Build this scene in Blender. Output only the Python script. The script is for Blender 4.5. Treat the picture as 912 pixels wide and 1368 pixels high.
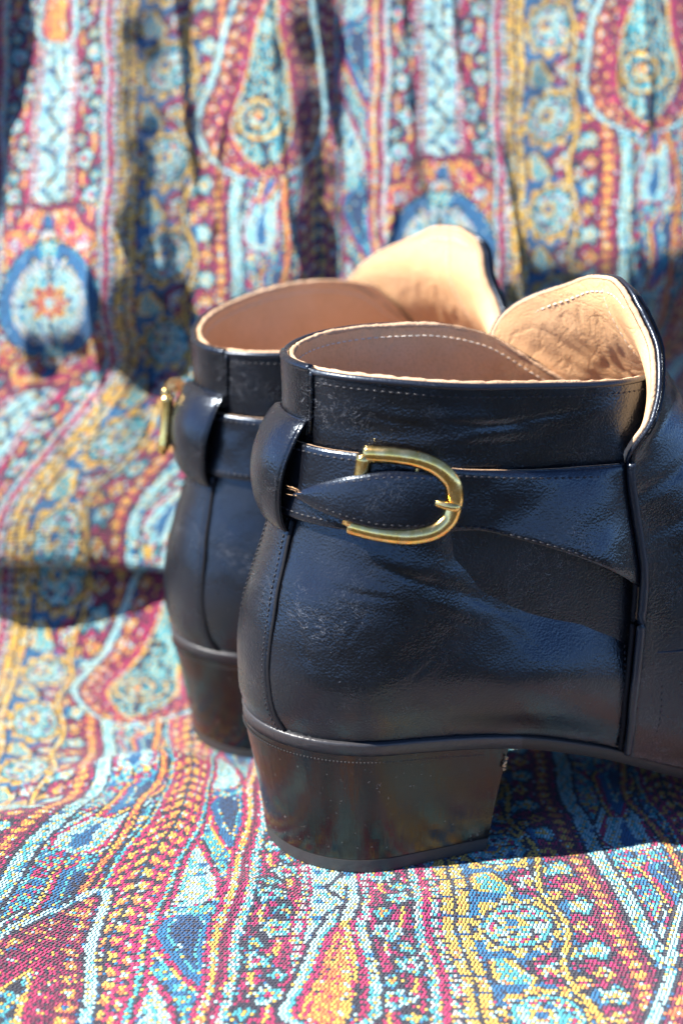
import bpy, math, random
import numpy as np

random.seed(7)
scene = bpy.context.scene
for _o in list(bpy.data.objects):
    bpy.data.objects.remove(_o)
CM = 0.01

# ---------------------------------------------------------------- camera
PITCH = 18.0
cam_data = bpy.data.cameras.new("camera")
cam = bpy.data.objects.new("camera", cam_data)
scene.collection.objects.link(cam)
cam.location = (0.0, -0.360, 0.218)
cam.rotation_euler = (math.radians(90 - PITCH), 0, 0)
cam_data.sensor_fit = 'VERTICAL'
cam_data.sensor_height = 36.0
cam_data.lens = 36.0 * 2050 / 1368
cam_data.clip_start = 0.01
cam_data.clip_end = 50
cam_data.dof.use_dof = True
cam_data.dof.focus_distance = 0.395
cam_data.dof.aperture_fstop = 8.0
cam_data.dof.aperture_blades = 0
scene.camera = cam

# ---------------------------------------------------------------- sky and sun
TO_SUN = np.array([-0.85, -0.22, 1.0]); TO_SUN /= np.linalg.norm(TO_SUN)
world = bpy.data.worlds.new("World"); scene.world = world; world.use_nodes = True
wn = world.node_tree.nodes; wl = world.node_tree.links
sky = wn.new('ShaderNodeTexSky'); sky.sky_type = 'NISHITA'; sky.sun_disc = False
sky.sun_elevation = math.asin(TO_SUN[2])
sky.sun_rotation = math.atan2(TO_SUN[0], TO_SUN[1])
sky.air_density = 0.65; sky.dust_density = 0.0; sky.ozone_density = 6.0; sky.altitude = 4000
wl.new(sky.outputs[0], wn['Background'].inputs[0])
wn['Background'].inputs[1].default_value = 0.11
sun_data = bpy.data.lights.new("sun", 'SUN'); sun_data.energy = 5.0
sun_data.angle = math.radians(0.6); sun_data.color = (1.0, 0.95, 0.87)
sun = bpy.data.objects.new("sun", sun_data); scene.collection.objects.link(sun)
from mathutils import Vector
sun.rotation_euler = Vector((-TO_SUN).tolist()).to_track_quat('-Z', 'Y').to_euler()
sun.location = (-0.5, -0.1, 1.0)

scene.view_settings.view_transform = 'Standard'
scene.view_settings.look = 'None'
scene.view_settings.gamma = 1.0
scene.view_settings.use_curve_mapping = False
scene.view_settings.exposure = 1.72
scene.render.engine = 'CYCLES'
scene.cycles.use_denoising = True
scene.cycles.max_bounces = 8


# ---------------------------------------------------------------- boot form
def spl(xs, ys, x):
    """smooth (Hermite) interpolation of a table"""
    xs = np.asarray(xs, float); ys = np.asarray(ys, float)
    x = np.clip(np.asarray(x, float), xs[0], xs[-1])
    d = np.diff(ys) / np.diff(xs)
    m = np.empty_like(ys); m[0] = d[0]; m[-1] = d[-1]
    same = d[:-1] * d[1:] > 0
    m[1:-1] = np.where(same, 2 * d[:-1] * d[1:] / np.where(same, d[:-1] + d[1:], 1), 0)
    i = np.clip(np.searchsorted(xs, x) - 1, 0, len(xs) - 2)
    h = xs[i + 1] - xs[i]; t = (x - xs[i]) / h
    return ((2*t**3 - 3*t**2 + 1) * ys[i] + (t**3 - 2*t**2 + t) * h * m[i]
            + (-2*t**3 + 3*t**2) * ys[i + 1] + (t**3 - t**2) * h * m[i + 1])

def sstep(a, b, x):
    t = np.clip((np.asarray(x, float) - a) / (b - a), 0, 1)
    return t * t * (3 - 2 * t)

def feather(x):      # height of the line where upper meets sole (cm)
    return spl([-1, 0, 3, 6.5, 9, 12, 15, 17.5, 21, 24, 28],
               [4.02, 4.0, 3.85, 3.42, 2.75, 1.65, .80, .50, .48, .65, 1.1], x)

HT = [3.4, 4.0, 4.6, 5.5, 6.5, 7.5, 8.5, 9.5, 10.5, 11.5, 12.5, 13.5, 15.0, 16.0]
XB = [.30, .12, 0.0, 0.0, .12, .38, .72, 1.0, 1.2, 1.3, 1.32, 1.3, 1.3, 1.3]
XF = [26.6, 27.0, 27.2, 26.6, 24.9, 21.6, 17.9, 15.3, 13.7, 12.6, 11.75, 11.1, 10.6, 10.5]
WH = [3.2, 3.2, 3.2, 3.2, 3.2, 3.17, 3.14, 3.12, 3.12, 3.14, 3.2, 3.26, 3.3, 3.3]
RB = [3.0, 3.0, 3.0, 3.1, 3.1, 3.1, 3.2, 3.3, 3.5, 3.7, 3.9, 4.0, 4.0, 4.0]
RF = [8, 8, 8, 8, 8, 7, 6, 5, 4.4, 4.1, 3.9, 3.8, 3.7, 3.7]

def half_breadth(x, h):
    xb = spl(HT, XB, h); xf = spl(HT, XF, h)
    low = spl([0, 3, 6.5, 9, 12, 16, 19, 22, 25, 28],
              [2.95, 3.0, 2.92, 2.95, 3.3, 4.1, 4.3, 4.1, 3.5, 2.8], x)
    k = sstep(6.0, 9.5, h)
    B = low * (1 - k) * (1 + .065 * sstep(4, 6, h)) * (1 - .06 * (1 - sstep(4, 5.0, h))) + spl(HT, WH, h) * k
    B = np.where(x > 11, B * (1 - .25 * sstep(6, 8, h) * (1 - sstep(9, 11, h)) * sstep(11, 18, x)), B)
    db = np.clip((x - xb) / spl(HT, RB, h), 0, 1)
    df = np.clip((xf - x) / spl(HT, RF, h), 0, 1)
    pf = np.where(h < 8, .62, .5)
    return B * np.sqrt(1 - (1 - db)**2) * (1 - (1 - df)**2)**pf

_NH, _NS, _DS = 256, 640, .05
_H0, _H1 = 3.6, 15.9
_hs = np.linspace(_H0, _H1, _NH)
_GX = np.zeros((_NH, _NS)); _GY = np.zeros((_NH, _NS)); _SM = np.zeros(_NH)
_phi = np.linspace(0, math.pi, 1500)
for _i, _h in enumerate(_hs):
    _xb = spl(HT, XB, _h); _xf = spl(HT, XF, _h)
    _x = _xb + (_xf - _xb) * (1 - np.cos(_phi)) / 2
    _y = half_breadth(_x, np.full_like(_x, _h))
    _s = np.concatenate([[0], np.cumsum(np.hypot(np.diff(_x), np.diff(_y)))])
    _SM[_i] = _s[-1]
    _q = np.arange(_NS) * _DS
    _GX[_i] = np.interp(_q, _s, _x); _GY[_i] = np.interp(_q, _s, _y)

def smax(h):
    return np.interp(h, _hs, _SM)

def zdrop(x, h):
    return (feather(x) - 4.0) * (1 - sstep(4.0, 9.0, h))

def base_pt(s, h):
    """s: signed arc length (cm) from the middle of the back (minus = outer side), h: level"""
    s = np.asarray(s, float); h = np.asarray(h, float)
    a = np.abs(s); sg = np.where(s < 0, -1.0, 1.0)
    sm = smax(h); over = a > sm
    a = np.where(over, 2 * sm - a, a); sg = np.where(over, -sg, sg)
    fh = np.clip((h - _H0) / (_H1 - _H0) * (_NH - 1), 0, _NH - 1.001); ih = fh.astype(int); fh = fh - ih
    fs = np.clip(a / _DS, 0, _NS - 1.001); is_ = fs.astype(int); fs = fs - is_
    def bl(G):
        return ((G[ih, is_] * (1 - fs) + G[ih, is_ + 1] * fs) * (1 - fh)
                + (G[ih + 1, is_] * (1 - fs) + G[ih + 1, is_ + 1] * fs) * fh)
    x = bl(_GX); y = sg * bl(_GY)
    return np.stack([x, y, h + zdrop(x, h)], -1)

def normal(s, h):
    e = .12
    ds = base_pt(s + e, h) - base_pt(s - e, h)
    dh = base_pt(s, h + e) - base_pt(s, h - e)
    n = np.cross(dh, ds)
    return n / np.maximum(np.linalg.norm(n, axis=-1, keepdims=True), 1e-9)

def surf(s, h, off=0.0):
    s, h, off = np.broadcast_arrays(np.asarray(s, float), np.asarray(h, float), np.asarray(off, float))
    return base_pt(s, h) + normal(s, h) * off[..., None]

def s_of_x(x, h):
    """arc length from the back to the place where the outline passes x"""
    x, h = np.broadcast_arrays(np.asarray(x, float), np.asarray(h, float))
    out = np.empty(x.shape)
    for k in np.ndindex(x.shape):
        i = int(np.clip(round((h[k] - _H0) / (_H1 - _H0) * (_NH - 1)), 0, _NH - 1))
        n = max(2, int(_SM[i] / _DS))
        out[k] = np.interp(x[k], _GX[i, :n], np.arange(n) * _DS)
    return out

# ---------------------------------------------------------------- mesh helpers
def link(ob, parent=None):
    scene.collection.objects.link(ob)
    if parent is not None:
        ob.parent = parent
    return ob

def mesh_obj(name, V, Fq, mats, parent=None, mat_idx=None, smooth=True):
    """V (n,3) in cm, Fq list of faces (or (n,4) array)"""
    me = bpy.data.meshes.new(name)
    V = np.asarray(V, float) * CM
    me.from_pydata(V.tolist(), [], [list(map(int, f)) for f in Fq])
    for m in (mats if isinstance(mats, (list, tuple)) else [mats]):
        me.materials.append(m)
    if mat_idx is not None:
        me.polygons.foreach_set('material_index', np.asarray(mat_idx, dtype=np.int32))
    if smooth:
        me.polygons.foreach_set('use_smooth', np.ones(len(me.polygons), dtype=bool))
    me.update()
    return link(bpy.data.objects.new(name, me), parent)

def grid_faces(n, m, base=0, flip=False):
    i, j = np.meshgrid(np.arange(n - 1), np.arange(m - 1), indexing='ij')
    a = base + i * m + j
    f = np.stack([a, a + 1, a + m + 1, a + m], -1).reshape(-1, 4)
    return f[:, ::-1] if flip else f

def ends(n, e=0.012):
    """0..1 parameters with a close extra step at either end"""
    return np.concatenate([[0, e * .35, e], np.linspace(e, 1 - e, n)[1:-1], [1 - e, 1 - e * .35, 1]])

def shell(name, S, H, off_out, off_in, mats, parent, mirror, edge_mat=None, round_edge=.5, extra=None):
    """closed sheet of leather lying on the boot form: S, H (n,m) grids, offsets in cm"""
    n, m = S.shape
    oo = np.broadcast_to(np.asarray(off_out, float), S.shape).copy()
    oi = np.broadcast_to(np.asarray(off_in, float), S.shape).copy()
    th = oo - oi
    edge = np.zeros(S.shape); edge[0] = edge[-1] = 1; edge[:, 0] = edge[:, -1] = 1
    e2 = np.zeros(S.shape); e2[1] = e2[-2] = 1; e2[:, 1] = e2[:, -2] = 1
    oo2 = oo - th * round_edge * edge - th * .12 * e2 * (1 - edge)
    P = surf(S, H, oo2); Q = surf(S, H, oi)
    if extra is not None:
        P = P + extra; Q = Q + extra
    V = np.concatenate([P.reshape(-1, 3), Q.reshape(-1, 3)])
    # s grows with the first index, h with the second: ds x dh points inward
    F = [grid_faces(n, m, 0, flip=True), grid_faces(n, m, n * m, flip=False)]
    b = [i * m for i in range(n)] + [(n - 1) * m + j for j in range(1, m)] + \
        [i * m + m - 1 for i in range(n - 2, -1, -1)] + [j for j in range(m - 2, 0, -1)]
    b = np.array(b); c = np.roll(b, -1)
    rim = np.stack([b, c, c + n * m, b + n * m], -1)
    if np.sign((np.cross(P[1, 1] - P[0, 1], P[0, 2] - P[0, 1]) * (P[1, 1] - Q[1, 1])).sum()) > 0:
        F = [f[:, ::-1] for f in F]
        rim = rim[:, ::-1]
    idx = np.concatenate([np.zeros(len(F[0]) + len(F[1])), np.full(len(rim), 1 if edge_mat else 0)])
    F = np.concatenate(F + [rim])
    if mirror:
        V = V * np.array([1, -1, 1]); F = F[:, ::-1]
    ob = mesh_obj(name, V, F, [mats, edge_mat] if edge_mat else mats, parent, idx)
    return ob

def tube(name, path, radius, mat, parent, mirror=False, k=10, closed=False, flat=1.0, up=None):
    P = np.asarray(path, float); n = len(P)
    r = np.broadcast_to(np.asarray(radius, float), (n,))
    T = np.gradient(P, axis=0)
    if closed:
        T = np.roll(P, -1, 0) - np.roll(P, 1, 0)
    T /= np.linalg.norm(T, axis=1, keepdims=True)
    U = np.asarray(up if up is not None else [0, 0, 1.0], float)
    U = np.broadcast_to(U, (n, 3))
    A = U - (U * T).sum(1, keepdims=True) * T
    A /= np.maximum(np.linalg.norm(A, axis=1, keepdims=True), 1e-6)
    B = np.cross(T, A)
    t = np.linspace(0, 2 * math.pi, k, endpoint=False)
    V = P[:, None] + r[:, None, None] * (np.cos(t)[None, :, None] * A[:, None] * flat + np.sin(t)[None, :, None] * B[:, None])
    V = V.reshape(-1, 3); F = []
    for i in range(n if closed else n - 1):
        i2 = (i + 1) % n
        for j in range(k):
            j2 = (j + 1) % k
            F.append([i * k + j, i * k + j2, i2 * k + j2, i2 * k + j][::-1])
    if not closed:
        F.append(list(range(k))); F.append([(n - 1) * k + j for j in range(k)][::-1])
    if mirror:
        V = V * np.array([1, -1, 1]); F = [f[::-1] for f in F]
    return mesh_obj(name, V, F, mat, parent)

def resample(P, N, step, phase=0.0):
    d = np.concatenate([[0], np.cumsum(np.linalg.norm(np.diff(P, axis=0), axis=1))])
    q = np.arange(phase, d[-1], step)
    f = lambda A: np.stack([np.interp(q, d, A[:, i]) for i in range(3)], -1)
    return f(P), f(N)

def stitches(name, s, h, off, mat, parent, mirror, pitch=.22, length=.16, rad=.034, extra=None, slant=0.0):
    """one row of thread stitches along a line on the boot form"""
    off = np.broadcast_to(np.asarray(off, float), np.shape(s))
    P = surf(s, h, off); N = normal(np.asarray(s, float), np.asarray(h, float))
    if extra is not None:
        P = P + extra
    Q, M = resample(P, N, pitch, pitch * .4)
    if len(Q) < 3:
        return None
    T = np.gradient(Q, axis=0); T /= np.linalg.norm(T, axis=1, keepdims=True)
    V = []; F = []
    k = 6; prof = [(-1, 0.02), (-.75, .7), (0, 1), (.75, .7), (1, .02)]
    rr = np.random.RandomState(len(Q) * 7 + 3)
    for q, t, nn in zip(Q, T, M):
        nn = nn / np.linalg.norm(nn); b = np.cross(t, nn)
        t2 = t + b * (slant + rr.uniform(-.08, .08)); t2 /= np.linalg.norm(t2); b2 = np.cross(t2, nn)
        L = length * rr.uniform(.9, 1.08)
        base = len(V)
        for (a, w) in prof:
            c = q + t2 * a * L / 2 - nn * rad * .9 * a * a
            for j in range(k):
                an = 2 * math.pi * j / k
                V.append(c + rad * w * (math.cos(an) * b2 + .8 * math.sin(an) * nn))
        for i in range(len(prof) - 1):
            for j in range(k):
                j2 = (j + 1) % k
                F.append([base + i * k + j, base + i * k + j2, base + (i + 1) * k + j2, base + (i + 1) * k + j])
    V = np.array(V)
    if mirror:
        V = V * np.array([1, -1, 1]); F = [f[::-1] for f in F]
    ob = mesh_obj(name, V, F, mat, parent)
    ob['kind'] = 'stuff'
    return ob

def hash2(i, j, seed):
    n = (i.astype(np.int64) * 374761393 + j.astype(np.int64) * 668265263 + seed * 974711) & 0x7fffffff
    n = ((n ^ (n >> 13)) * 1274126177) & 0x7fffffff
    return ((n ^ (n >> 16)) & 0xffff) / 65535.0

def vnoise(x, y, seed=0):
    x = np.asarray(x, float); y = np.asarray(y, float)
    i = np.floor(x); j = np.floor(y); fx = x - i; fy = y - j
    fx = fx * fx * (3 - 2 * fx); fy = fy * fy * (3 - 2 * fy)
    i = i.astype(np.int64); j = j.astype(np.int64)
    a = hash2(i, j, seed); b = hash2(i + 1, j, seed); c = hash2(i, j + 1, seed); d = hash2(i + 1, j + 1, seed)
    return (a * (1 - fx) + b * fx) * (1 - fy) + (c * (1 - fx) + d * fx) * fy

def fbm(x, y, seed=0, o=3):
    return sum(vnoise(x * 2**k, y * 2**k, seed + k) * .5**k for k in range(o)) / sum(.5**k for k in range(o))

# ---------------------------------------------------------------- materials
class NT:
    def __init__(self, name):
        self.m = bpy.data.materials.new(name); self.m.use_nodes = True
        self.t = self.m.node_tree; self.b = self.t.nodes['Principled BSDF']
    def n(self, typ, **kw):
        nd = self.t.nodes.new(typ)
        for k, v in kw.items():
            if k.startswith('i_'):
                nd.inputs[int(k[2:]) if k[2:].isdigit() else k[2:].replace('_', ' ')].default_value = v
            else:
                setattr(nd, k, v)
        return nd
    def l(self, a, b):
        self.t.links.new(a, b)
    def coord(self, stretch=None):
        c = self.n('ShaderNodeTexCoord').outputs['Object']
        if stretch:
            mp = self.n('ShaderNodeMapping'); mp.inputs['Scale'].default_value = stretch
            self.l(c, mp.inputs['Vector']); c = mp.outputs[0]
        return c
    def noise(self, co, scale, detail=3, rough=.5, dist=0.0):
        nd = self.n('ShaderNodeTexNoise'); nd.inputs['Scale'].default_value = scale
        nd.inputs['Detail'].default_value = detail; nd.inputs['Roughness'].default_value = rough
        nd.inputs['Distortion'].default_value = dist
        self.l(co, nd.inputs['Vector']); return nd.outputs[0]
    def voro(self, co, scale, feature='F1'):
        nd = self.n('ShaderNodeTexVoronoi'); nd.feature = feature
        nd.inputs['Scale'].default_value = scale
        self.l(co, nd.inputs['Vector']); return nd.outputs['Distance']
    def math(self, op, a, b=None, clamp=False):
        nd = self.n('ShaderNodeMath', operation=op); nd.use_clamp = clamp
        for k, x in enumerate((a, b)):
            if x is None: continue
            if isinstance(x, (int, float)): nd.inputs[k].default_value = x
            else: self.l(x, nd.inputs[k])
        return nd.outputs[0]
    def ramp(self, f, stops):
        nd = self.n('ShaderNodeValToRGB'); e = nd.color_ramp.elements
        while len(e) < len(stops): e.new(.5)
        for q, (p, c) in zip(e, stops):
            q.position = p; q.color = c if len(c) == 4 else (*c, 1)
        self.l(f, nd.inputs[0]); return nd.outputs[0]
    def mix(self, f, a, b):
        nd = self.n('ShaderNodeMix', data_type='RGBA')
        if isinstance(f, (int, float)): nd.inputs[0].default_value = f
        else: self.l(f, nd.inputs[0])
        for k, x in ((6, a), (7, b)):
            if isinstance(x, tuple): nd.inputs[k].default_value = x if len(x) == 4 else (*x, 1)
            else: self.l(x, nd.inputs[k])
        return nd.outputs[2]
    def maprange(self, f, a, b, c, d):
        nd = self.n('ShaderNodeMapRange'); nd.inputs[1].default_value = a; nd.inputs[2].default_value = b
        nd.inputs[3].default_value = c; nd.inputs[4].default_value = d
        self.l(f, nd.inputs[0]); return nd.outputs[0]
    def bump(self, h, strength, dist, prev=None):
        nd = self.n('ShaderNodeBump'); nd.inputs['Strength'].default_value = strength
        nd.inputs['Distance'].default_value = dist
        self.l(h, nd.inputs['Height'])
        if prev is not None: self.l(prev, nd.inputs['Normal'])
        return nd.outputs[0]

def black_leather(name='black_leather', tint=(.0026, .0026, .0036), grain=1.0, rough=.25):
    M = NT(name); co = M.coord()
    cells = M.voro(co, 1750, 'SMOOTH_F1')
    fine = M.noise(co, 2600, 2, .6)
    wr = M.noise(co, 95, 5, .62, .8)
    wr = M.math('ABSOLUTE', M.math('SUBTRACT', wr, .5))
    wr = M.maprange(wr, 0, .06, 0, 1)                      # thin crease lines
    patch = M.noise(co, 38, 3, .5)
    wr_mask = M.maprange(patch, .48, .66, 0, 1)
    big = M.noise(co, 60, 3, .55)
    scr = M.noise(M.coord((1, .25, 1)), 260, 3, .7, 1.5)
    scr = M.maprange(M.math('ABSOLUTE', M.math('SUBTRACT', scr, .5)), 0, .010, 1, 0)
    scr = M.math('MULTIPLY', scr, M.maprange(M.noise(co, 45, 2), .55, .68, 0, 1))
    dust = M.maprange(M.noise(co, 1500, 2, .6), .715, .76, 0, 1)
    worn = M.math('MAXIMUM', M.math('MULTIPLY', scr, .9), M.math('MULTIPLY', dust, .6))
    base = M.mix(M.maprange(patch, .35, .7, 0, 1), tint, tuple(x * 1.35 + .002 for x in tint))
    base = M.mix(M.math('MULTIPLY', worn, .75), base, (.17, .17, .18))
    M.l(base, M.b.inputs['Base Color'])
    rg = M.maprange(big, .3, .7, rough - .08, rough + .14)
    rg = M.math('ADD', rg, M.math('MULTIPLY', worn, .15))
    M.l(rg, M.b.inputs['Roughness'])
    M.b.inputs['Specular IOR Level'].default_value = .45
    M.b.inputs['Coat Weight'].default_value = .42
    M.b.inputs['Coat Roughness'].default_value = .26
    M.b.inputs['Coat IOR'].default_value = 1.6
    M.b.inputs['Coat Tint'].default_value = (.9, .95, 1, 1)
    M.l(M.bump(cells, .17 * grain, .0004), M.b.inputs['Coat Normal'])
    M.b.inputs['Specular Tint'].default_value = (.55, .74, 1, 1)
    n = M.bump(cells, .27 * grain, .0004)
    n = M.bump(fine, .10 * grain, .0002, n)
    n = M.bump(M.math('MULTIPLY', M.math('SUBTRACT', wr, 1), wr_mask), .07, .0005, n)
    n = M.bump(big, .10, .003, n)
    M.l(n, M.b.inputs['Normal'])
    return M.m

def tan_leather(name, col, dark, creases=.4, fuzzy=False):
    M = NT(name); co = M.coord()
    pores = M.noise(co, 1500, 3, .6)
    cr = M.noise(co, 60, 4, .55, 1.2)
    cr = M.maprange(M.math('ABSOLUTE', M.math('SUBTRACT', cr, .5)), 0, .05, 0, 1)
    blot = M.noise(co, 45, 4, .6)
    c = M.mix(M.maprange(blot, .35, .68, 0, 1), dark, col)
    c = M.mix(M.maprange(pores, .36, .5, .22, 0), c, tuple(x * .55 for x in dark))
    M.l(c, M.b.inputs['Base Color'])
    M.b.inputs['Roughness'].default_value = .9 if fuzzy else .55
    M.b.inputs['Specular IOR Level'].default_value = .25
    n = M.bump(pores, .5 if fuzzy else .3, .0005)
    n = M.bump(cr, creases, .0012, n)
    M.l(n, M.b.inputs['Normal'])
    return M.m

def plain(name, col, rough=.6, spec=.4, noise_scale=900, bump=.2):
    M = NT(name); co = M.coord()
    f = M.noise(co, noise_scale, 3, .6)
    M.l(M.mix(f, tuple(x * .75 for x in col), tuple(min(1, x * 1.25) for x in col)), M.b.inputs['Base Color'])
    M.b.inputs['Roughness'].default_value = rough
    M.b.inputs['Specular IOR Level'].default_value = spec
    M.l(M.bump(f, bump, .0004), M.b.inputs['Normal'])
    return M.m

def heel_material():
    M = NT('polished_heel_leather'); co = M.coord()
    streak = M.noise(M.coord((1, 1, .12)), 420, 4, .6)
    lift = M.noise(M.coord((.3, .3, 2.2)), 240, 2, .5)
    blot = M.noise(co, 110, 4, .65)
    c = M.mix(M.maprange(blot, .4, .7, 0, 1), (.0045, .0043, .0043), (.007, .006, .0055))
    dust = M.maprange(M.noise(co, 620, 4, .75), .64, .70, 0, 1)
    zone = M.maprange(M.noise(co, 90, 2), .45, .6, 0, 1)
    dust = M.math('MULTIPLY', dust, zone)
    c = M.mix(M.math('MULTIPLY', dust, .5), c, (.30, .29, .28))
    M.l(c, M.b.inputs['Base Color'])
    M.l(M.math('ADD', M.maprange(streak, .3, .7, .14, .26), M.math('MULTIPLY', dust, .3)), M.b.inputs['Roughness'])
    M.b.inputs['Specular IOR Level'].default_value = .5
    n = M.bump(streak, .32, .0006)
    n = M.bump(lift, .05, .001, n)
    n = M.bump(M.noise(co, 900, 3, .6), .06, .0004, n)
    M.l(n, M.b.inputs['Normal'])
    return M.m

def gold_material():
    M = NT('worn_gold_metal'); co = M.coord()
    w = M.noise(co, 420, 5, .7)
    pit = M.maprange(M.noise(co, 900, 4, .75), 0.64, .70, 0, 1)
    c = M.mix(M.maprange(w, .4, .62, 0, 1), (.93, .54, .13), (.96, .66, .27))
    c = M.mix(M.math('MULTIPLY', pit, .8), c, (.22, .10, .03))
    M.l(c, M.b.inputs['Base Color'])
    M.b.inputs['Metallic'].default_value = 1
    M.l(M.math('ADD', M.maprange(w, .3, .7, .12, .26), M.math('MULTIPLY', pit, .35)), M.b.inputs['Roughness'])
    M.l(M.bump(pit, .10, .0002), M.b.inputs['Normal'])
    return M.m

def cloth_material():
    M = NT('woven_jacquard')
    at = M.n('ShaderNodeAttribute', attribute_name='thread')
    uv = M.n('ShaderNodeUVMap', uv_map='stitch')
    sp = M.n('ShaderNodeSeparateXYZ'); M.l(uv.outputs[0], sp.inputs[0])
    fx, fy = sp.outputs[0], sp.outputs[1]
    # each float of yarn is a slanting rounded strand inside its own cell
    a = M.math('SINE', M.math('MULTIPLY', fx, math.pi))
    sl = M.math('ADD', M.math('SUBTRACT', fy, .5), M.math('MULTIPLY', M.math('SUBTRACT', .5, fx), .34))
    b = M.math('SUBTRACT', 1, M.math('POWER', M.math('MULTIPLY', M.math('ABSOLUTE', sl), 1.75), 2), )
    b = M.math('MAXIMUM', b, 0)
    hgt = M.math('MULTIPLY', M.math('POWER', a, .5), M.math('POWER', b, .6))
    co = M.coord()
    fib = M.noise(co, 3800, 2, .6)
    gap = M.maprange(hgt, .15, .6, 1, 0)
    c = M.mix(M.math('MULTIPLY', gap, .80), at.outputs['Color'], (.03, .032, .06))
    c = M.mix(M.maprange(fib, .35, .65, .14, 0), c, (.05, .05, .07))
    M.l(c, M.b.inputs['Base Color'])
    M.b.inputs['Roughness'].default_value = .55
    M.b.inputs['Specular IOR Level'].default_value = .35
    M.b.inputs['Sheen Weight'].default_value = .15
    n = M.bump(hgt, .9, .0009)
    n = M.bump(fib, .15, .0003, n)
    M.l(n, M.b.inputs['Normal'])
    return M.m

LEATHER = black_leather()
STRAP = black_leather('black_strap_leather', (.003, .0032, .005), .85, .24)
EDGE = black_leather('black_edge_leather', (.006, .006, .009), .8, .42)
TAN = tan_leather('tan_lining_leather', (.80, .49, .265), (.73, .42, .205), .12)
RAW = tan_leather('raw_cut_leather_edge', (.60, .41, .27), (.42, .26, .15), .2, True)
THREAD_BLACK = plain('black_thread', (.010, .010, .014), .5)
THREAD_WHITE = plain('cream_thread', (.70, .64, .54), .7)
SEAM_SHADE = plain('seam_groove_shade', (.006, .006, .008), .7, .2)  # near-black colour standing in for the shade in seam grooves
HEEL = heel_material()
RAND = plain('worn_grey_rand', (.035, .034, .037), .36, .5, 700, .6)
RUBBER = plain('black_rubber', (.030, .029, .030), .6, .35, 500, .4)
SOLE = plain('dark_leather_sole', (.028, .024, .022), .5, .4, 400, .3)
GOLD = gold_material()
CLOTH = cloth_material()
EARTH = plain('unseen_dark_ground', (.020, .019, .016), .9, .2, 6, .3)

# ---------------------------------------------------------------- unseen ground far below the seat, added so the leather reflects dark
def build_ground():
    k = 48; R = 6000.0; V = []; F = []
    for r in (0.0, 100.0, 500.0, 2000.0, R):
        for j in range(k):
            t = 2 * math.pi * j / k
            V.append((r * math.cos(t), r * math.sin(t), -45.0))
    for i in range(4):
        for j in range(k):
            F.append([i * k + j, i * k + k + j, i * k + k + (j + 1) % k, i * k + (j + 1) % k])
    g = mesh_obj('ground', np.array(V), F, EARTH)
    g['kind'] = 'structure'
build_ground()

# ---------------------------------------------------------------- the draped shawl
PROFILE = np.array([(-12.6, -14), (-12.2, -7), (-11.6, -3.2), (-10.4, -1.0), (-8.8, -.22), (-6.5, -.03), (-3, -.03), (0, -.03), (8, -.03), (13, -.03), (15.4, .15), (16.8, .75), (18.0, 1.75), (18.8, 2.45),
                    (18.6, 2.8), (18.1, 2.8), (17.4, 2.95), (17.05, 3.25), (17.25, 4.1), (17.8, 5.5), (18.5, 7.3), (19.7, 9.6),
                    (21.0, 12), (23.2, 17), (25.5, 22), (28.8, 29), (33.2, 38)], float)
def _profile():
    P = PROFILE; t = np.concatenate([[0], np.cumsum(np.linalg.norm(np.diff(P, axis=0), axis=1))])
    q = np.linspace(0, t[-1], 1500)
    A = np.stack([spl(t, P[:, 0], q), spl(t, P[:, 1], q)], -1)
    d = np.concatenate([[0], np.cumsum(np.linalg.norm(np.diff(A, axis=0), axis=1))])
    v0 = np.interp(0.0, A[:700, 0], d[:700])
    return A, d - v0
PROF, PROF_V = _profile()

FOLD_X = [-34, -24, -20, -16.6, -14.6, -12.6, -10.4, -8.3, -6.8, -5.6, -3.8, -2.2, -.7, .5, 3, 6, 9, 12, 16, 22, 28, 36]
FOLD_D = [.5, 1.2, .4, 1.4, 2.6, .1, 1.1, 2.3, .8, 0, 1.0, 1.8, .5, 0, .55, .75, .3, .65, .2, .6, .2, .5]

def g2(x, y, cx, cy, sx, sy):
    return np.exp(-((x - cx) / sx)**2 - ((y - cy) / sy)**2)

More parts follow.
